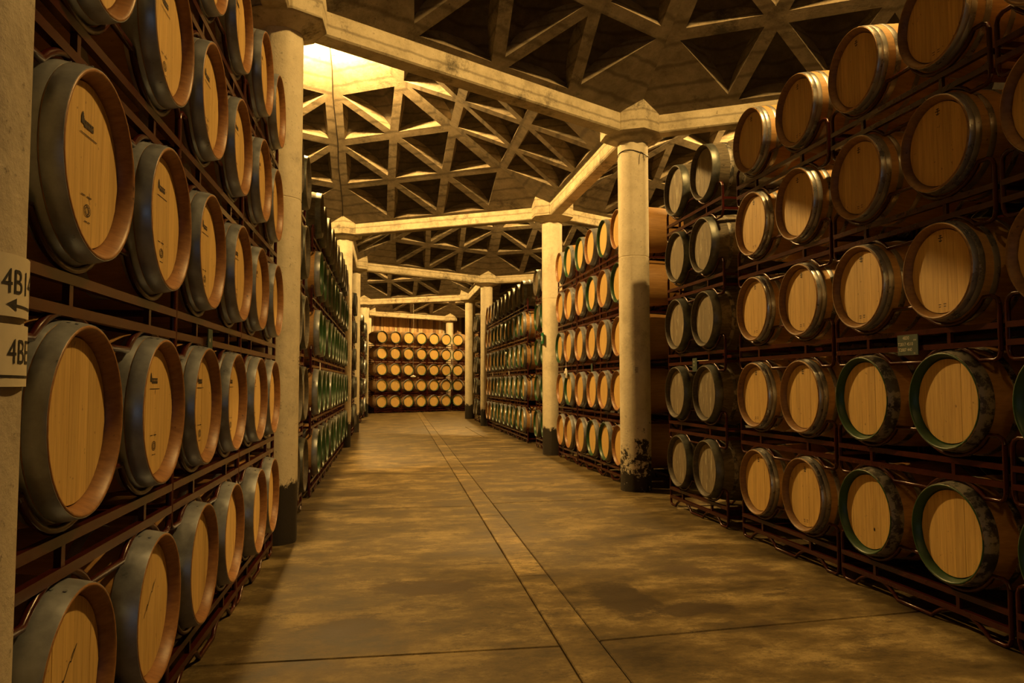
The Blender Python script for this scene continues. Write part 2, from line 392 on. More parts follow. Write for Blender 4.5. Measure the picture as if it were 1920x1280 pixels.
# ------------------------------------------------------------------ ceiling domes (six coffered facets each)
ceil = ob('ceiling', None, None, (0, 0, 0)); tag(ceil, kind='structure')
hexv = [Vector((0, -S, DOMEZ)), Vector((W, -S/2, DOMEZ)), Vector((W, S/2, DOMEZ)), Vector((0, S, DOMEZ)), Vector((-W, S/2, DOMEZ)), Vector((-W, -S/2, DOMEZ))]
AP = Vector((0, 0, APEX))
T0, DT = .032, .2315
def facet(a, b_):
    """returns grid mesh and list of panel meshes for facet a-b-apex"""
    nrm = (b_-a).cross(AP-a).normalized()
    if nrm.z < 0: nrm = -nrm
    def node(r, j):
        t = T0+DT*r; k = 4-r
        if k == 0: return (a+b_)/2*(1-t)+AP*t
        p = a*(1-t)+AP*t; q = b_*(1-t)+AP*t
        return p.lerp(q, j/k)
    g = MB(); panels = []
    def tri_open(P3, edge_kind):
        # inset triangle: offset every edge by its half width
        c = (P3[0]+P3[1]+P3[2])/3; lines = []
        for i in range(3):
            p, q = P3[i], P3[(i+1) % 3]; d = (q-p).normalized(); inn = nrm.cross(d)
            if inn.dot(c-p) < 0: inn = -inn
            lines.append((p+inn*edge_kind[i], d))
        I = []
        for i in range(3):                       # corner i = meeting of edge i-1 and edge i
            p1, d1 = lines[i-1]; p2, d2 = lines[i]
            w_ = p2-p1; den = d1.cross(d2).dot(nrm); t = w_.cross(d2).dot(nrm)/den
            I.append(p1+d1*t)
        # soffit strips
        for i in range(3):
            j = (i+1) % 3
            g.add([P3[i], P3[j], I[j], I[i]], [(0, 1, 2, 3)])
        # recess walls with a vaulted upper edge, and the dark panel
        SEG = 6; loop = []
        for i in range(3):
            p, q = I[i], I[(i+1) % 3]; inn = (c-(p+q)/2); inn.normalize()
            lo, hi = [], []
            for s in range(SEG+1):
                u = s/SEG; d = .07+.15*math.sin(PI*u)**.8
                lo.append(p.lerp(q, u)); hi.append(p.lerp(q, u)+nrm*d+inn*(.01+.015*math.sin(PI*u)))
            g.add(lo+hi, [(s, s+1, SEG+1+s+1, SEG+1+s) for s in range(SEG)])
            loop += hi[:-1]
        ctr = c+nrm*.33; n = len(loop)
        pm = MB(); pm.add(loop+[ctr], [(s, (s+1) % n, n) for s in range(n)])
        panels.append(pm)
    MR, RB, BD = .165, .082, .06
    for r in range(4):
        k = 4-r
        for j in range(k):
            P3 = [node(r, j), node(r, j+1), node(r+1, j)]
            if (r, j) in ((0, 0), (0, 3), (3, 0)):
                g.add(P3, [(0, 1, 2)]); continue
            ek = [BD if r == 0 else RB, MR if j == k-1 else RB, MR if j == 0 else RB]
            tri_open(P3, ek)
        for j in range(k-1):
            tri_open([node(r, j+1), node(r+1, j+1), node(r+1, j)], [RB, RB, RB])
    # border band towards the beam and the tip at the apex
    g.add([a, b_, node(0, 4), node(0, 0)], [(0, 1, 2, 3)])
    t = T0+DT*4
    tip = (a+b_)/2*(1-t)+AP*t
    l3, r3 = a*(1-T0-3*DT)+AP*(T0+3*DT), b_*(1-T0-3*DT)+AP*(T0+3*DT)
    g.add([l3, tip, AP], [(0, 1, 2)]); g.add([tip, r3, AP], [(0, 1, 2)])
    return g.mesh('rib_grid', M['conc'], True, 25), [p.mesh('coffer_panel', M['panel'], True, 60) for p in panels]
FAC = [facet(hexv[i], hexv[(i+1) % 6]) for i in range(6)]
bo = MB(); nb = 12
bo.add([(math.cos(2*PI*i/nb)*.2, math.sin(2*PI*i/nb)*.2, APEX-.06) for i in range(nb)]+[(math.cos(2*PI*i/nb)*.26, math.sin(2*PI*i/nb)*.26, APEX+.12) for i in range(nb)],
       [tuple(range(nb))[::-1]]+[(i, (i+1) % nb, nb+(i+1) % nb, nb+i) for i in range(nb)])
BOSS = bo.mesh('dome', M['conc'], True, 30)
DC = dict(A=(XLc, L1Y+S), B=(XRc, R1Y-S), C=(XRc, R1Y+2*S), D=(XLc, L1Y+4*S), E=(XRc, R1Y+5*S), F=(X2, L1Y+S), G=(X2, L1Y+4*S), H=(X0, R1Y-S), I=(X0, R1Y+2*S), K=(XLc, L1Y-2*S))
for k, (x, y) in DC.items():
    d = ob('dome', BOSS, ceil, (x, y, 0))
    for gm, pms in FAC:
        ob('rib_grid', gm, d)
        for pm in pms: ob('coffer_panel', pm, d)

# ------------------------------------------------------------------ lamps
def ico_sphere(r, cz, nseg=16, nr=10):
    b = MB(); vs = [(0, 0, cz-r)]
    for i in range(1, nr):
        a = PI*i/nr
        vs += [(math.sin(a)*r*math.cos(2*PI*j/nseg), math.sin(a)*r*math.sin(2*PI*j/nseg), cz-math.cos(a)*r) for j in range(nseg)]
    vs.append((0, 0, cz+r)); fs = [(0, 1+(j+1) % nseg, 1+j) for j in range(nseg)]
    for i in range(nr-2):
        fs += [(1+i*nseg+j, 1+i*nseg+(j+1) % nseg, 1+(i+1)*nseg+(j+1) % nseg, 1+(i+1)*nseg+j) for j in range(nseg)]
    t = len(vs)-1; o = 1+(nr-2)*nseg
    fs += [(o+j, o+(j+1) % nseg, t) for j in range(nseg)]
    return b.add(vs, fs)
LZ = 7.33
LAMPLBL = dict(A='glaring bulb under the apex of the bright dome behind the second left column', B='dimmer bulb under the dome above the near right racks',
               C='bulb under the dome above the third right bay', D='bulb under the dome over the far left racks', E='bulb under the last dome before the plank wall',
               F='bulb under the dome of the next aisle beyond the right racks', K='bulb under the dome behind the camera')
for k, I in LAMP_I.items():
    LZ = 7.42 if k == 'B' else 7.33; t = ob('pendant_lamp', None, None, (*DC[k], 0)); tag(t, LAMPLBL[k], 'lamp', 'bulbs hanging under the domes')
    ob('bulb', ico_sphere(BULB_R, LZ).mesh('bulb', bulb_mat(I)), t)
    ob('socket', MB().tube([(0, 0, LZ+BULB_R-.01), (0, 0, LZ+BULB_R+.09)], .035, 10).mesh('socket', M['wire']), t)
    ob('cord', MB().tube([(0, 0, LZ+BULB_R+.08), (0, 0, APEX-.05)], .008, 6).mesh('cord', M['wire']), t)

# thin cable clipped along the main rib of the bright dome, down to the third left column
b = MB(); c0 = Vector((*DC['A'], 0)); pts = []
for i in range(9):
    t_ = .93-.86*i/8; pts.append(c0+hexv[3].lerp(AP, t_)+Vector((.015*math.sin(i*2.1), 0, -.012)))
b.tube(pts, .010, 6); b.tube([pts[-1], pts[-1]+Vector((.18, .12, -.10)), pts[-1]+Vector((.42, .14, -.17))], .010, 6)
o = ob('cable', b.mesh('cable', M['wire'])); tag(o, 'thin dark cable running down the main rib of the bright dome', 'cable')
# ------------------------------------------------------------------ barrels
BL_, BR_ = .95, .346
OUT = [(0, .294), (.004, .297), (.06, .306), (.15, .321), (.25, .334), (.36, .343), (.475, BR_)]
OUT = OUT+[(BL_-x, r) for x, r in OUT[:-1]][::-1]
def rad(x):
    x = min(max(x, 0), BL_)
    for (x0, r0), (x1, r1) in zip(OUT, OUT[1:]):
        if x0 <= x <= x1: return r0+(r1-r0)*(x-x0)/(x1-x0) if x1 > x0 else r1
    return OUT[-1][1]
def rev(prof, n, groove=0, jit=None, zc=BR_, mi=0):
    """revolve (x, r) profile round the barrel axis (local x)"""
    b = MB(); vs = []
    for x, r in prof:
        for j in range(n):
            a = 2*PI*j/n; rr = r-(groove if j % 2 == 0 else 0)
            if jit: rr += jit[j//2]
            vs.append((x, rr*math.cos(a), zc+rr*math.sin(a)))
    fs = [(i*n+j, (i+1)*n+j, (i+1)*n+(j+1) % n, i*n+(j+1) % n) for i in range(len(prof)-1) for j in range(n)]
    return b.add(vs, fs, mi)
HEADX, HEADR = .046, .2640
def staves_mesh(mat, near):
    n = 56 if near else 24
    jit = [random.uniform(-.0008, .0008) for _ in range(n//2)] if near else None
    o = OUT if near else [OUT[i] for i in (0, 2, 4, 6, 8, 10, 12)]
    b = rev(o+[(BL_-.004, .275), (BL_-.05, .258)], n, .0016 if near else 0, jit)
    k = len(o)+1
    b.add([(BL_-.05, 0, BR_)], []); c = len(b.v)-1
    b.f += [(k*n+j, c, k*n+(j+1) % n) for j in range(n)]; b.mi += [0]*n
    b.f = [f[::-1] for f in b.f]
    return b.mesh('staves', mat, True, 40)
def rim_mesh(mat, near):
    n = 56 if near else 24
    b = rev([(HEADX+.022, .2625), (HEADX, .2645), (.006, .2800), (.001, .2855), (-.001, .2880), (-.001, .2920), (.001, .2948), (.004, .2965)], n, .0007 if near else 0)
    return b.mesh('rim', mat, True, 40)
def hoop_mesh(x0, x1, mat, near):
    n = 56 if near else 24; t = .0026
    e = .002
    b = rev([(x0, rad(x0)-.002), (x0, rad(x0)+t-.0008), (x0+e, rad(x0)+t), ((x0+x1)/2, rad((x0+x1)/2)+t+.0004), (x1-e, rad(x1)+t), (x1, rad(x1)+t-.0008), (x1, rad(x1)-.002)], n)
    if near and x1-x0 > .04:
        b.f = [f[::-1] for f in b.f]
        b.f = [f[::-1] for f in b.f]
        for dx in (.3, .7):                                   # two rivets on the lap joint
            for s in (-.22,):
                x = x0+(x1-x0)*dx; r = rad(x)+t; a = PI/2+s
                for q in range(1):
                    c = Vector((x, (r+.001)*math.cos(a), BR_+(r+.001)*math.sin(a)))
                    nn = Vector((0, math.cos(a), math.sin(a))); tt = Vector((0, -math.sin(a), math.cos(a)))
                    ring = [c+Vector((1, 0, 0))*(.006*math.cos(u))+tt*(.006*math.sin(u)) for u in [2*PI*i/6 for i in range(6)]]
                    b.add(ring+[p*1+nn*.002 for p in ring], [tuple(range(6, 12))]+[(i, (i+1) % 6, 6+(i+1) % 6, 6+i) for i in range(6)])
        # the lapped end of the band
        a0 = PI/2+.12; vs = []
        for x in (x0+.001, x1-.001):
            for da in (0, .0065):
                r = rad(x)+t+.0016; vs.append((x, r*math.cos(a0+da), BR_+r*math.sin(a0+da)))
        b.add(vs, [(0, 1, 3, 2)])
    return b.mesh('hoop', mat, True, 40)
def board_meshes(mat, rnd):
    ws = [rnd.uniform(.8, 1.25) for _ in range(7)]; tot = sum(ws); ys_ = [-HEADR]; out = []
    ys_ = [-HEADR+.0055]
    for w_ in ws: ys_.append(ys_[-1]+w_/tot*2*(HEADR-.0055))
    for y0, y1 in zip(ys_, ys_[1:]):
        g = .00025; a, b_ = y0+g, y1-g; K = 5; e = .0007
        def outline(a, b_, R_):
            xs = [a+(b_-a)*i/K for i in range(K+1)]
            hs = [math.sqrt(max(R_*R_-x*x, .0002)) for x in xs]
            return [(x, h) for x, h in zip(xs, hs)]+[(x, -h) for x, h in zip(xs[::-1], hs[::-1])]
        o1 = outline(a, b_, HEADR-.0055); o2 = outline(a+e, b_-e, HEADR-.0060)
        dx = rnd.uniform(-.0007, .0007)
        n = len(o1); m = MB()
        vs = [(HEADX+.018, y, BR_+z) for y, z in o1]+[(HEADX+dx+e*.6, y, BR_+z) for y, z in o1]+[(HEADX+dx, y, BR_+z) for y, z in o2]
        fs = [(j, (j+1) % n, n+(j+1) % n, n+j) for j in range(n)]+[(n+j, n+(j+1) % n, 2*n+(j+1) % n, 2*n+j) for j in range(n)]+[tuple(2*n+j for j in range(n))]
        m.add(vs, fs); out.append(m.mesh('head_board', mat, False))
    return out
def head_mesh(mat):
    b = MB(); n = 24
    b.add([(HEADX, math.cos(2*PI*j/n)*(HEADR+.003), BR_+math.sin(2*PI*j/n)*(HEADR+.003)) for j in range(n)], [tuple(range(n))[::-1]])
    return b.mesh('head', mat, False)
def strokes(polys, thick, mat, name, x=HEADX-.0016):
    """polys: polylines in head plane (u to the right, v up), drawn as thin flat ribbons of ink"""
    b = MB()
    for pl in polys:
        for (u0, v0), (u1, v1) in zip(pl, pl[1:]):
            d = Vector((u1-u0, v1-v0)); ln = d.length or 1e-6; d /= ln; pn = Vector((-d.y, d.x))*thick/2; d *= thick*.3
            q = [(u0-d.x+pn.x, v0-d.y+pn.y), (u1+d.x+pn.x, v1+d.y+pn.y), (u1+d.x-pn.x, v1+d.y-pn.y), (u0-d.x-pn.x, v0-d.y-pn.y)]
            b.add([(x, -u, BR_+v) for u, v in q], [(0, 1, 2, 3)])
    return b.mesh(name, mat, False)
def circle(u, v, r, n=20, k=1.0): return [(u+r*math.cos(2*PI*i/n), v+k*r*math.sin(2*PI*i/n)) for i in range(n+1)]
# printed mark of the left hand heads: dark blot, a bar of block letters, a fine line; a ring stamp below
mk = []
mk += [[(-.075+.004*i, .150+.018*math.sin(i*.6)), (-.075+.004*i, .120)] for i in range(7)]
mk += [[(-.045+.026*i, .112), (-.045+.026*i, .136), (-.027+.026*i, .136), (-.027+.026*i, .112), (-.045+.026*i, .112)] for i in range(4)]
mk += [[(-.044+.026*i, .118), (-.029+.026*i, .118)] for i in range(4)]
mk = [[(u*.72-.008, .128+(v-.128)*.72) for u, v in pl] for pl in mk]
MARK = strokes(mk, .0052, M['ink'], 'printed_mark')
MARK_LINE = strokes([[(-.07, .092), (.06, .092)]], .003, M['ink'], 'printed_line')
MARK_CODE = strokes([[(-.05, -.098), (-.02, -.098)], [(-.005, -.098), (.03, -.098)], [(.012, -.085), (.012, -.108)]], .003, M['ink'], 'printed_code')
STAMP = strokes([circle(0, -.142, .026, 20, .7), circle(0, -.142, .017, 16, .7), [(-.01, -.132), (-.01, -.152)], [(.004, -.132), (.004, -.152)], [(.013, -.13), (.013, -.155)],
                 [(-.02, -.178), (.0, -.178)], [(.006, -.178), (.022, -.178)]], .003, M['ink'], 'ring_stamp')
SPRIG = strokes([[(0, .185), (0, .225)], [(-.018, .208), (.018, .208)], [(-.012, .192), (-.004, .186)], [(.012, .192), (.004, .186)], [(-.01, .222), (.01, .222)]], .006, M['ink'], 'printed_sprig')
CODES = strokes([[(-.032, -.205), (-.012, -.205)], [(.010, -.203), (.03, -.203)], [(-.03, -.22), (-.014, -.22)], [(.012, -.218), (.028, -.218)]], .0045, M['ink'], 'printed_code')
SCRIBBLE = strokes([[(-.07, -.02), (-.03, .022), (-.02, .018), (.02, .062), (.03, .058), (.07, .10)], [(-.04, .0), (-.01, .03)], [(.03, .07), (.05, .09)]], .0035, M['ink'], 'chalk_scribble')
KNOT = strokes([circle(.055, -.115, .004, 8, 2.4), circle(.055, -.115, .001, 6, 2)], .006, M['ink'], 'knot')

rr_ = random.Random(3)
BOARDS = [board_meshes(M['head'], rr_) for _ in range(4)]
BOARDS_OLD = [board_meshes(M['head_old'], rr_) for _ in range(2)]
ST = {('new', True): staves_mesh(M['stave'], True), ('new', False): staves_mesh(M['stave'], False), ('pale', True): staves_mesh(M['stave_pale'], True), ('pale', False): staves_mesh(M['stave_pale'], False), ('old', True): staves_mesh(M['stave_old'], True), ('old', False): staves_mesh(M['stave_old'], False)}
RM = {(k, q): rim_mesh(M[k], q) for k in ('rim', 'rim_pale', 'rim_old', 'green') for q in (True, False)}
HD = head_mesh(M['head']); HD_OLD = head_mesh(M['head_old'])
HOOPSET = dict(
    A=[(.0015, .060, 'hoop'), (.064, .122, 'hoop'), (.255, .295, 'hoop'), (.655, .695, 'hoop'), (.83, .888, 'hoop')],
    A2=[(.0015, .098, 'hoop'), (.245, .285, 'hoop'), (.665, .705, 'hoop'), (.84, .94, 'hoop')],
    B=[(.006, .040, 'hoop_new'), (.043, .078, 'hoop_new'), (.128, .165, 'hoop_new'), (.285, .318, 'hoop_new'), (.64, .675, 'hoop_new'), (.86, .94, 'hoop_new')],
    C=[(.004, .088, 'hoop_worn'), (.205, .245, 'hoop_worn'), (.69, .735, 'hoop_worn'), (.86, .94, 'hoop_worn')],
    D=[(.004, .085, 'hoop_dark'), (.19, .23, 'hoop_worn'), (.33, .365, 'hoop_worn'), (.86, .94, 'hoop_dark')],
    G=[(.004, .075, 'hoop'), (.16, .20, 'hoop'), (.30, .33, 'hoop')],
    K=[(.004, .075, 'hoop_dark'), (.16, .20, 'hoop_dark'), (.30, .33, 'hoop_dark')])
HM = {}
def hoop(x0, x1, m, near):
    k = (x0, x1, m, near)
    if k not in HM: HM[k] = hoop_mesh(x0, x1, M[m], near)
    return HM[k]
nb_count = 0
def barrel(pos, rz, kind, rim, label, group, near=False, old=False, marks=(), knotty=False):
    """pos = centre of the front rim; the barrel runs back along local +x"""
    global nb_count
    nb_count += 1
    t = ob('wine_barrel', None, None, (pos[0], pos[1], pos[2]-BR_), rz); tag(t, label, 'barrel', group)
    age = 'old' if old else 'pale' if kind == 'B' or group == 'barrels closing the aisle' else 'new'
    ob('staves', ST[(age, near)], t)
    r = ob('rim', RM[(rim, near)], t)
    if rim == 'green': r['label'] = 'green painted rim'
    hs = HOOPSET[kind] if near else HOOPSET[kind][:3]
    for h in hs: ob('hoop', hoop(*h, near), t)
    if near:
        bs = (BOARDS_OLD if old else BOARDS)[random.randrange(2 if old else 4)]
        for m in bs: ob('head_board', m, t)
    else:
        ob('head', HD_OLD if old else HD, t)
    for m in marks: ob(m.name.split('.')[0], m, t)
    return t

# ------------------------------------------------------------------ barrel racks
def rack_paths(sp, hw):
    c = [-sp/2, sp/2]; r1, r2 = .332, .337
    zt, zb = -.19, -.5706+.014
    top = [(-hw, zt-.05), (-hw+.012, zt-.018), (-hw+.045, zt)]
    for cy in c:
        a0 = math.acos(zt/r1)
        for i in range(13):
            a = a0+(2*PI-2*a0)*i/12      # from left side under the barrel to the right side
            top.append((cy-r1*math.sin(a), r1*math.cos(a)))
    top += [(hw-.045, zt), (hw-.012, zt-.018), (hw, zt-.05)]
    bot = [(-hw, zb+.05), (-hw+.012, zb+.014), (-hw+.04, zb)]
    for cy in c:
        ca = (zb+.8)/r2; a0 = math.acos(ca)
        for i in range(11):
            a = -a0+2*a0*i/10
            bot.append((cy+r2*math.sin(a), -.8+r2*math.cos(a)))
    bot += [(hw-.04, zb), (hw-.012, zb+.014), (hw, zb+.05)]
    fix = lambda pl: [(y, z) for y, z in pl]
    return fix(top), fix(bot), zt-.05, zb+.05
XF, XB = .085, .80          # depth of the two frames behind the rim plane
def rack_parts(sp, hw):
    top, bot, pz1, pz0 = rack_paths(sp, hw); P = []
    def mk_(name, fn):
        b = MB(); fn(b); P.append((name, b.mesh(name, M['rack'], True, 50)))
    for x in (XF, XB):
        mk_('cradle_tube', lambda b: b.tube([(x, y, z) for y, z in top], .0135, 8))
        mk_('saddle_tube', lambda b: b.tube([(x, y, z) for y, z in bot], .0135, 8))
        for s in (-1, 1): mk_('post', lambda b: b.tube([(x, s*hw, pz0), (x, s*hw, pz1)], .0145, 8))
        for z in (-.362, -.462): mk_('rail', lambda b: b.box((x-.014, -hw, z-.017), (x+.014, hw, z+.017)))
        for s in (-.5, .5): mk_('stub', lambda b: b.box((x-.011, s*sp-.014, -.446), (x+.011, s*sp+.014, -.378)))
    for s in (-1, 1): mk_('cross_bar', lambda b: b.box((XF, s*(hw-.06)-.014, -.476), (XB, s*(hw-.06)+.014, -.448)))
    for s in (-1, 1): mk_('cross_bar', lambda b: b.box((XF, s*(hw-.02)-.012, -.374), (XB, s*(hw-.02)+.012, -.35)))
    return P
def rack_far(sp, hw):
    top, bot, pz1, pz0 = rack_paths(sp, hw); b = MB(); top = top[::2]+[top[-1]]; bot = bot[::2]+[bot[-1]]
    for x in (XF, XB):
        b.tube([(x, y, z) for y, z in top], .0135, 5); b.tube([(x, y, z) for y, z in bot], .0135, 5)
        for s in (-1, 1): b.box((x-.013, s*hw-.013, pz0), (x+.013, s*hw+.013, pz1))
        for z in (-.362, -.462): b.box((x-.014, -hw, z-.017), (x+.014, hw, z+.017))
        for s in (-.5, .5): b.box((x-.011, s*sp-.014, -.446), (x+.011, s*sp+.014, -.378))
    for s in (-1, 1): b.box((XF, s*(hw-.06)-.014, -.476), (XB, s*(hw-.06)+.014, -.448))
    return b.mesh('barrel_rack', M['rack'], True, 50)
RP = {'w': rack_parts(.785, .775), 'n': rack_parts(.738, .742)}
RF = {'w': rack_far(.785, .768), 'n': rack_far(.738, .742)}
SPC = {'w': .785, 'n': .738}
def rack(pos, rz, var, near, label):
    if near:
        t = ob('barrel_rack', None, None, pos, rz)
        for nme, me in RP[var]: ob(nme, me, t)
    else:
        t = ob('barrel_rack', RF[var], None, pos, rz)
    tag(t, label, 'rack', 'steel racks carrying the barrels'); return t

Z0, PZ = .5706, .80
XR, XL = 3.3375, -.902
ROWN = ['bottom row', 'second row', 'third row', 'fourth row', 'top row']
TIER = ['floor tier', 'second tier', 'third tier', 'fourth tier', 'top tier']
DESC = {'A': 'oak barrel with grey double hoops', 'A2': 'oak barrel with one wide grey hoop', 'B': 'new oak barrel with bright hoops', 'C': 'green rimmed barrel with flaking hoops',
        'D': 'old dark barrel with dripped head', 'G': 'green rimmed oak barrel', 'K': 'dark hooped barrel'}
def stack(cy, side, var, near, bay, first, pick, group, skip=()):
    """five tiers of one two barrel rack; first = running number of its first barrel in the bay; pick(i, row) -> kind"""
    X, rz = (XR, 0) if side == 'R' else (XL, PI)
    for row in range(5):
        zc = Z0+PZ*row
        rack((X, cy, zc), rz, var, near, 'dark red steel barrel rack, %s, rack %s, %s' % (bay, ORD[first//2], TIER[row]))
        for q in (0, 1):
            i = first+q
            if i in skip: continue
            sgn = DIRN[bay]
            y = cy+sgn*(q-.5)*SPC[var]
            kd = pick(i, row)
            kw = dict(kd[1]) if isinstance(kd, tuple) else {}
            kd = kd[0] if isinstance(kd, tuple) else kd
            rim = kw.pop('rim', {'A': 'rim', 'A2': 'rim', 'B': 'rim_pale', 'C': 'green', 'D': 'rim_old', 'G': 'green', 'K': 'green'}[kd])
            d = kw.pop('desc', DESC[kd])
            jx = random.uniform(-.012, .012)
            barrel((X+jx, y, zc), rz, kd, rim, '%s, %s, %s, %s' % (d, bay, ROWN[row], ORD[i]+' '+ANCH[bay]), group, near=near, **kw)
DIRN = {'near left bay': 1, 'near right bay': -1, 'second right bay': 1, 'third right bay': 1, 'fourth right bay': 1, 'second left bay': 1, 'third left bay': 1, 'fourth left bay': 1}
ANCH = {'near left bay': 'past signed column', 'near right bay': 'before wired column', 'second right bay': 'past wired column', 'third right bay': 'past exit sign',
        'fourth right bay': 'from front', 'second left bay': 'from front', 'third left bay': 'from front', 'fourth left bay': 'from front'}
# near left
def pk(i, row):
    if row == 0:
        return ('A2', dict(marks=(SCRIBBLE,) if i < 2 else (), desc=('scribbled ' if i < 2 else '')+'oak barrel with one wide hoop'))
    if row == 1 and i == 0: return ('A', dict(desc='unprinted oak barrel with grey hoops'))
    return ('A', dict(marks=(MARK, MARK_LINE, MARK_CODE, STAMP), desc='printed oak barrel with grey hoops'))
for k, cy in enumerate((2.91, 4.475, 6.04)): stack(cy, 'L', 'w', True, 'near left bay', 2*k, pk, 'barrels in the near left racks')
# near right (counted from the wired column towards the viewer)
def pk(i, row):
    if i < 2: return ('D', dict(old=True))
    if row < 2 and i >= 4: return ('C', dict(marks=(KNOT,) if (i, row) == (4, 0) else ()))
    return ('B', dict(marks=(SPRIG, CODES) if (i+row) % 2 or row == 2 else (SPRIG,)))
for k, cy in enumerate((7.977, 6.09, 4.485, 2.88)): stack(cy, 'R', 'w', True, 'near right bay', 2*k, pk, 'barrels in the near right racks', skip=(7,))
# second right bay: brown or green rims as in the photograph, from the wired column outwards
RIMS = ['AGGAAA', 'AAAAGA', 'AAAAAG', 'GAGAAA', 'AGAGGA']
def pk(i, row):
    g = RIMS[row][i] == 'G'
    return ('G' if g else 'A', dict(desc='green rimmed oak barrel' if g else 'brown rimmed oak barrel'))
for k, cy in enumerate((11.0, 12.46, 14.02)): stack(cy, 'R', 'n', False, 'second right bay', 2*k, pk, 'barrels in the second right bay')
def pk(i, row):
    if i >= 10: return ('A', dict(desc='brown rimmed oak barrel'))
    if row == 4: return ('K', dict(rim='rim_old', old=True, desc='blackened barrel'))
    if i < 2: return ('K', dict(desc='dark hooped green rimmed barrel', old=True))
    return ('G' if (i*7+row*3) % 4 else 'K', dict(desc='green rimmed barrel'))
for k, cy in enumerate((16.33, 18.90, 20.40, 21.90, 23.40, 24.90)): stack(cy, 'R', 'n', False, 'third right bay', 2*k, pk, 'barrels in the third right bay')
def pk(i, row): return ('K', dict(rim='rim_old', old=True, desc='blackened barrel'))
for k, cy in enumerate((28.75,)): stack(cy, 'R', 'n', False, 'fourth right bay', 2*k, pk, 'barrels in the fourth right bay')
# left bays beyond the second column
def pk(i, row):
    if row == 4: return ('K', dict(rim='rim_old', old=True, desc='blackened barrel'))
    if i < 2: return ('K', dict(rim='rim_old', old=True, desc='dark old barrel'))
    return ('G' if i == 2 or (i*5+row*3) % 7 == 0 else 'K', dict(desc='green rimmed barrel'))
for k, cy in enumerate((8.34, 10.80, 12.34, 13.88, 15.42, 16.96)): stack(cy, 'L', 'n' if k == 0 else 'w', False, 'second left bay', 2*k, pk, 'barrels in the second left bay')
for k, cy in enumerate((22.2,)): stack(cy, 'L', 'n', False, 'third left bay', 2*k, pk, 'barrels in the third left bay')
for k, cy in enumerate((29.0, 32.85)): stack(cy, 'L', 'n', False, 'fourth left bay', 2*k, pk, 'barrels in the fourth left bay')
# racks closing the aisle, turned parallel to the last beam
u30 = Vector((math.cos(PI/6), math.sin(PI/6), 0)); v30 = Vector((math.cos(PI/6), -math.sin(PI/6), 0))
for row in range(5):
    zc = Z0+PZ*row
    for k in range(6):
        p = Vector((-.25, 37.4, zc))+u30*(.765*k)
        barrel(p, 2*PI/3, 'G', 'green', 'pale barrel in the wall closing the aisle, %s, %s from left' % (ROWN[row], ORD[k]), 'barrels closing the aisle')
    for k in range(3):
        p = Vector((-.25, 37.4, zc))+u30*(.765*(2*k+.5))
        rack(p, 2*PI/3, 'n', False, 'steel rack in the wall closing the aisle, %s from left, %s' % (ORD[k], TIER[row]))
    for k in range(2):
        p = Vector((3.68, 39.7, zc))+v30*(.765*k)
        barrel(p, PI/3, 'G', 'green', 'pale barrel past the corner of the closing wall, %s, %s from corner' % (ROWN[row], ORD[k]), 'barrels closing the aisle')
    rack(Vector((3.68, 39.7, zc))+v30*.3825, PI/3, 'n', False, 'steel rack past the corner of the closing wall, %s' % TIER[row])
# second rows behind the visible barrels, one object per side, added to block light
def back_rows(name, X, dx, centers):
    b = MB(); n = 10
    pr = [(0, 0), (0, .295), (.2, .33), (.475, .346), (.75, .33), (.95, .295), (.95, 0)]
    for y in centers:
        for row in range(5):
            o = len(b.v)
            for x, r in pr:
                for j in range(n): b.v.append((X+dx*x, y+r*math.cos(2*PI*j/n), Z0+PZ*row+r*math.sin(2*PI*j/n)))
            fs = [(o+i*n+j, o+i*n+(j+1) % n, o+(i+1)*n+(j+1) % n, o+(i+1)*n+j) for i in range(len(pr)-1) for j in range(n)]
            b.f += fs; b.mi += [0]*len(fs)
    o = ob(name, b.mesh(name, M['stave_shade'], True, 40)); tag(o, 'shade-dark second row of barrels added behind the %s racks' % ('right' if dx > 0 else 'left'), 'barrels', None, 'stuff')
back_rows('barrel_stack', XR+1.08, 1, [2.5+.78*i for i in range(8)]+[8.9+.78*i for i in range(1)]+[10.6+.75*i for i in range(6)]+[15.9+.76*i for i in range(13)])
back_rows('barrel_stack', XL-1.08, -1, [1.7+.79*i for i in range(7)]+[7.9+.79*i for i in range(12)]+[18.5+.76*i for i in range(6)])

# ------------------------------------------------------------------ back wall of upright planks above the closing racks
wb_dir = (R[5]-L[5]).normalized(); wb_n = Vector((-wb_dir.y, wb_dir.x, 0))
wall = ob('wall_back', MB().box((-5, .06, 0), (10, .16, 7.0)).mesh('wall_back', PLK[4], False), None, L[5]+wb_n*.75, math.atan2(wb_dir.y, wb_dir.x)); tag(wall, kind='structure')
rp = random.Random(11); x = -1.2
while x < 6.5:
    wdt = rp.uniform(.10, .22); g = .008; d = rp.uniform(0, .03)
    pmat = PLK[rp.choice([0, 0, 1, 1, 2, 2, 3, 4])]
    b = MB(); zz = 3.0
    cuts = [3.0]+([rp.uniform(4.2, 4.9)] if rp.random() < .5 else [])+[5.35]
    for z0, z1 in zip(cuts, cuts[1:]): b.box((x+g, -d, z0+.004), (x+wdt-g, .058, z1-.004))
    ob('plank', b.mesh('plank', pmat, False), wall); x += wdt

# ------------------------------------------------------------------ lettering and small things
def text_mesh(s, size, font_scale=(1, 1)):
    c = bpy.data.curves.new('t', 'FONT'); c.body = s; c.size = size; c.align_x = 'LEFT'; c.fill_mode = 'FRONT'
    o = bpy.data.objects.new('t', c); me = bpy.data.meshes.new_from_object(o)
    vs = [(v.co.x*font_scale[0], v.co.y*font_scale[1]) for v in me.vertices]; fs = [tuple(p.vertices) for p in me.polygons]
    bpy.data.objects.remove(o); bpy.data.meshes.remove(me); bpy.data.curves.remove(c)
    return vs, fs
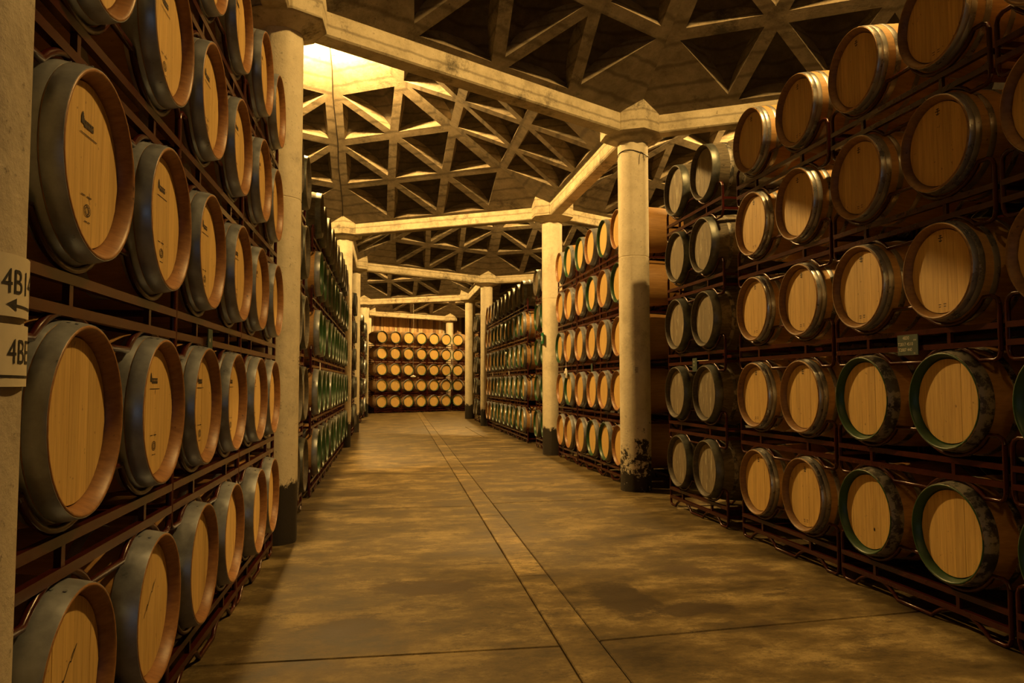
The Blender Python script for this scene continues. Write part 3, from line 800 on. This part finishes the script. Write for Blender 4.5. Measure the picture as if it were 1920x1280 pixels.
# number plates bent round the signed column; u = arc length to the right as seen from the aisle
RC = .2165
A_EDGE = math.radians(27)                # right end of the plates
def wrap(u, v, dr): a = A_EDGE+u/RC; return (RC+dr)*math.cos(a), (RC+dr)*math.sin(a), v
def number_plate(z0, z1, txt, arrow, label):
    t = ob('number_plate', None, None, L[0]); tag(t, label, 'sign', 'number plates on the left column')
    b = MB(); nseg = 20; wdt = .40
    vs = []
    for i in range(nseg+1):
        u = -wdt+wdt*i/nseg
        for z in (z0, z1):
            for dr in (0.0, .004): vs.append(wrap(u, z, dr))
    fs = []
    for i in range(nseg):
        a = 4*i; c = 4*i+4
        fs += [(a+1, c+1, c+3, a+3), (a+2, c+2, c, a), (a+3, c+3, c+2, a+2), (a, c, c+1, a+1)]
    fs += [(0, 1, 3, 2), (4*nseg, 4*nseg+2, 4*nseg+3, 4*nseg+1)]
    ob('board', b.add(vs, fs).mesh('board', M['plate'], True, 30), t)
    b = MB()
    tv, tf = text_mesh(txt, .080, (.88, 1.0)); x1 = max(v[0] for v in tv)
    b.add([wrap(x-x1-(.022 if arrow else .034), z0+.052+y, .0052) for x, y in tv], tf)
    ob('lettering', b.mesh('lettering', M['black'], False), t); b = MB()
    def seg(u0, v0, u1, v1, th):
        K = 6
        for i in range(K):
            a, c = i/K, (i+1)/K
            ua, va, uc, vc = u0+(u1-u0)*a, v0+(v1-v0)*a, u0+(u1-u0)*c, v0+(v1-v0)*c
            b.add([wrap(ua, z0+va-th/2, .0052), wrap(uc, z0+vc-th/2, .0052), wrap(uc, z0+vc+th/2, .0052), wrap(ua, z0+va+th/2, .0052)], [(0, 1, 2, 3)])
    if arrow:
        seg(-.13, .026, -.03, .022, .006); b.add([wrap(-.15, z0+.027, .0053), wrap(-.115, z0+.012, .0053), wrap(-.115, z0+.042, .0053)], [(0, 1, 2)])
    else:
        seg(-.22, .024, -.03, .022, .006)
    ob('arrow' if arrow else 'underline', b.mesh('arrow', M['black'], False), t)
number_plate(1.635, 1.775, '4B14', True, 'cream plate reading 4B14 with an arrow, upper one on the left column')
number_plate(1.478, 1.618, '4BE', False, 'cream plate reading 4BE with a line below, lower one on the left column')

def slate(pos, w_, h_, lines, label, rz, mat='slate'):
    """front faces local -x"""
    t = ob('slate_tag', None, None, pos, rz); tag(t, label, 'sign', 'small tags hung on the racks')
    ob('board', MB().box((0, -w_/2, 0), (.006, w_/2, h_)).mesh('board', M[mat], False), t)
    if lines:
        b = MB()
        for s, u, v, size in lines:
            tv, tf = text_mesh(s, size)
            b.add([(-.0015, -(u+x), v+y) for x, y in tv], tf)
        ob('lettering', b.mesh('lettering', M['chalk'], False), t)
    return t
slate((XR+.055, 4.44, 1.665), .195, .135, [('4830', -.045, .103, .032), ('ano', .058, .094, .018), ('T2017 4510', -.092, .063, .030), ('T2007 440', -.088, .026, .030), ('26', .058, .006, .016)],
      'green slate with chalked numbers on the near right rack', 0)
slate((XR+.055, 7.92, 1.61), .12, .15, [('48', -.03, .10, .03), ('30', -.03, .06, .03)], 'small green slate on the dark old barrel rack', 0)
slate((XL-.055, 4.30, 1.66), .10, .12, [('4B', -.03, .05, .03)], 'small grey tag on the near left rack, middle height', PI)
slate((XR+.055, 12.2, 1.66), .09, .15, [], 'plain grey tag on the second right bay rack', 0)
slate((XR+.055, 20.9, 1.70), .08, .13, [], 'pale tag on the third right bay rack, nearer one', 0, 'white')
slate((XR+.055, 24.2, 1.70), .08, .13, [], 'pale tag on the third right bay rack, farther one', 0, 'white')
slate((XL-.055, 11.1, 1.66), .07, .12, [], 'pale tag on the second left bay rack', PI, 'white')
# exit sign on the second right column
t = ob('exit_sign', None, None, (R[2].x-.235, R[2].y-.06, 2.30), 0); tag(t, 'small green exit sign on the second right column', 'sign')
ob('board', MB().box((0, -.11, 0), (.012, .11, .23)).mesh('board', M['exit'], False), t)
b = MB(); b.add([(-.002, .06, .06), (-.002, -.02, .06), (-.002, -.02, .17), (-.002, .06, .17)], [(0, 1, 2, 3)]); b.add([(-.002, -.03, .115), (-.002, -.08, .15), (-.002, -.08, .08)], [(0, 1, 2)])
ob('symbol', b.mesh('symbol', M['white'], False), t)
# paper notes on columns
def note(pos, rz, w_, h_, label, strokes_=True):
    t = ob('paper_note', None, None, pos, rz); tag(t, label, 'sign', 'paper notes on the columns')
    ob('sheet', MB().box((0, -w_/2, 0), (.003, w_/2, h_)).mesh('sheet', M['plate'], False), t)
    if strokes_:
        b = MB()
        for i in range(3): b.box((-.001, -w_*.35, h_*(.25+.22*i)), (0, w_*(.1+.1*(i % 2)), h_*(.32+.22*i)))
        ob('writing', b.mesh('writing', M['ink'], False), t)
a1 = math.radians(-112.5+22.5)
note((R[1].x-.06, R[1].y-.212, 1.60), PI/2, .09, .12, 'small paper note on the wired column at eye height')
note((L[1].x+.208, L[1].y-.02, 1.62), PI, .07, .15, 'small paper note on the second left column')
# wire loop tied round the top of the big right column
b = MB(); pts = []
for i in range(25):
    a = 2*PI*i/24; pts.append((R[1].x+.218*math.cos(a), R[1].y+.218*math.sin(a), 4.70+.03*math.sin(a*2)))
b.tube(pts, .006, 6, cap=False)
b.tube([(R[1].x+.04, R[1].y-.216, 4.70), (R[1].x+.02, R[1].y-.222, 4.62), (R[1].x+.015, R[1].y-.22, 4.52)], .004, 5)
b.tube([(R[1].x+.04, R[1].y-.216, 4.70), (R[1].x+.075, R[1].y-.222, 4.68), (R[1].x+.10, R[1].y-.212, 4.58)], .004, 5)
o = ob('wire_loop', b.mesh('wire_loop', M['wire'])); tag(o, 'dark wire tied round the top of the large right column', 'wire')
# bundle hanging from the rack of the second right bay
t = ob('hanging_bundle', None, None, (XR-.02, 13.72, 1.62)); tag(t, 'pale bundle hanging on a thread in the second right bay', 'bundle')
ob('thread', MB().tube([(0, 0, .12), (0, 0, .30)], .003, 5).mesh('thread', M['white']), t)
b = MB(); b.tube([(0, .10, .03), (0, .05, .07), (0, 0, .12), (0, -.03, .08), (0, -.05, .01), (0, -.03, -.04)], .022, 7); b.tube([(0, .05, .07), (0, .02, .05), (0, -.02, .06)], .03, 7)
ob('cloth', b.mesh('cloth', M['white']), t)
t = ob('hanging_dish', None, None, (1.10, 32.58, 1.70)); tag(t, 'pale dish hanging on a thread before the closing barrel wall', 'dish')
b = MB(); n = 14; pr = [(.001, 0), (.08, .02), (.12, .06), (.105, .085), (.03, .12), (.001, .125)]
b.add([(r*math.cos(2*PI*j/n), r*math.sin(2*PI*j/n), z) for r, z in pr for j in range(n)], [(i*n+j, i*n+(j+1) % n, (i+1)*n+(j+1) % n, (i+1)*n+j) for i in range(len(pr)-1) for j in range(n)])
ob('bowl', b.mesh('bowl', M['white']), t); ob('thread', MB().tube([(0, 0, .12), (0, 0, 3.26)], .004, 5).mesh('thread', M['white']), t)
print('barrels', nb_count)
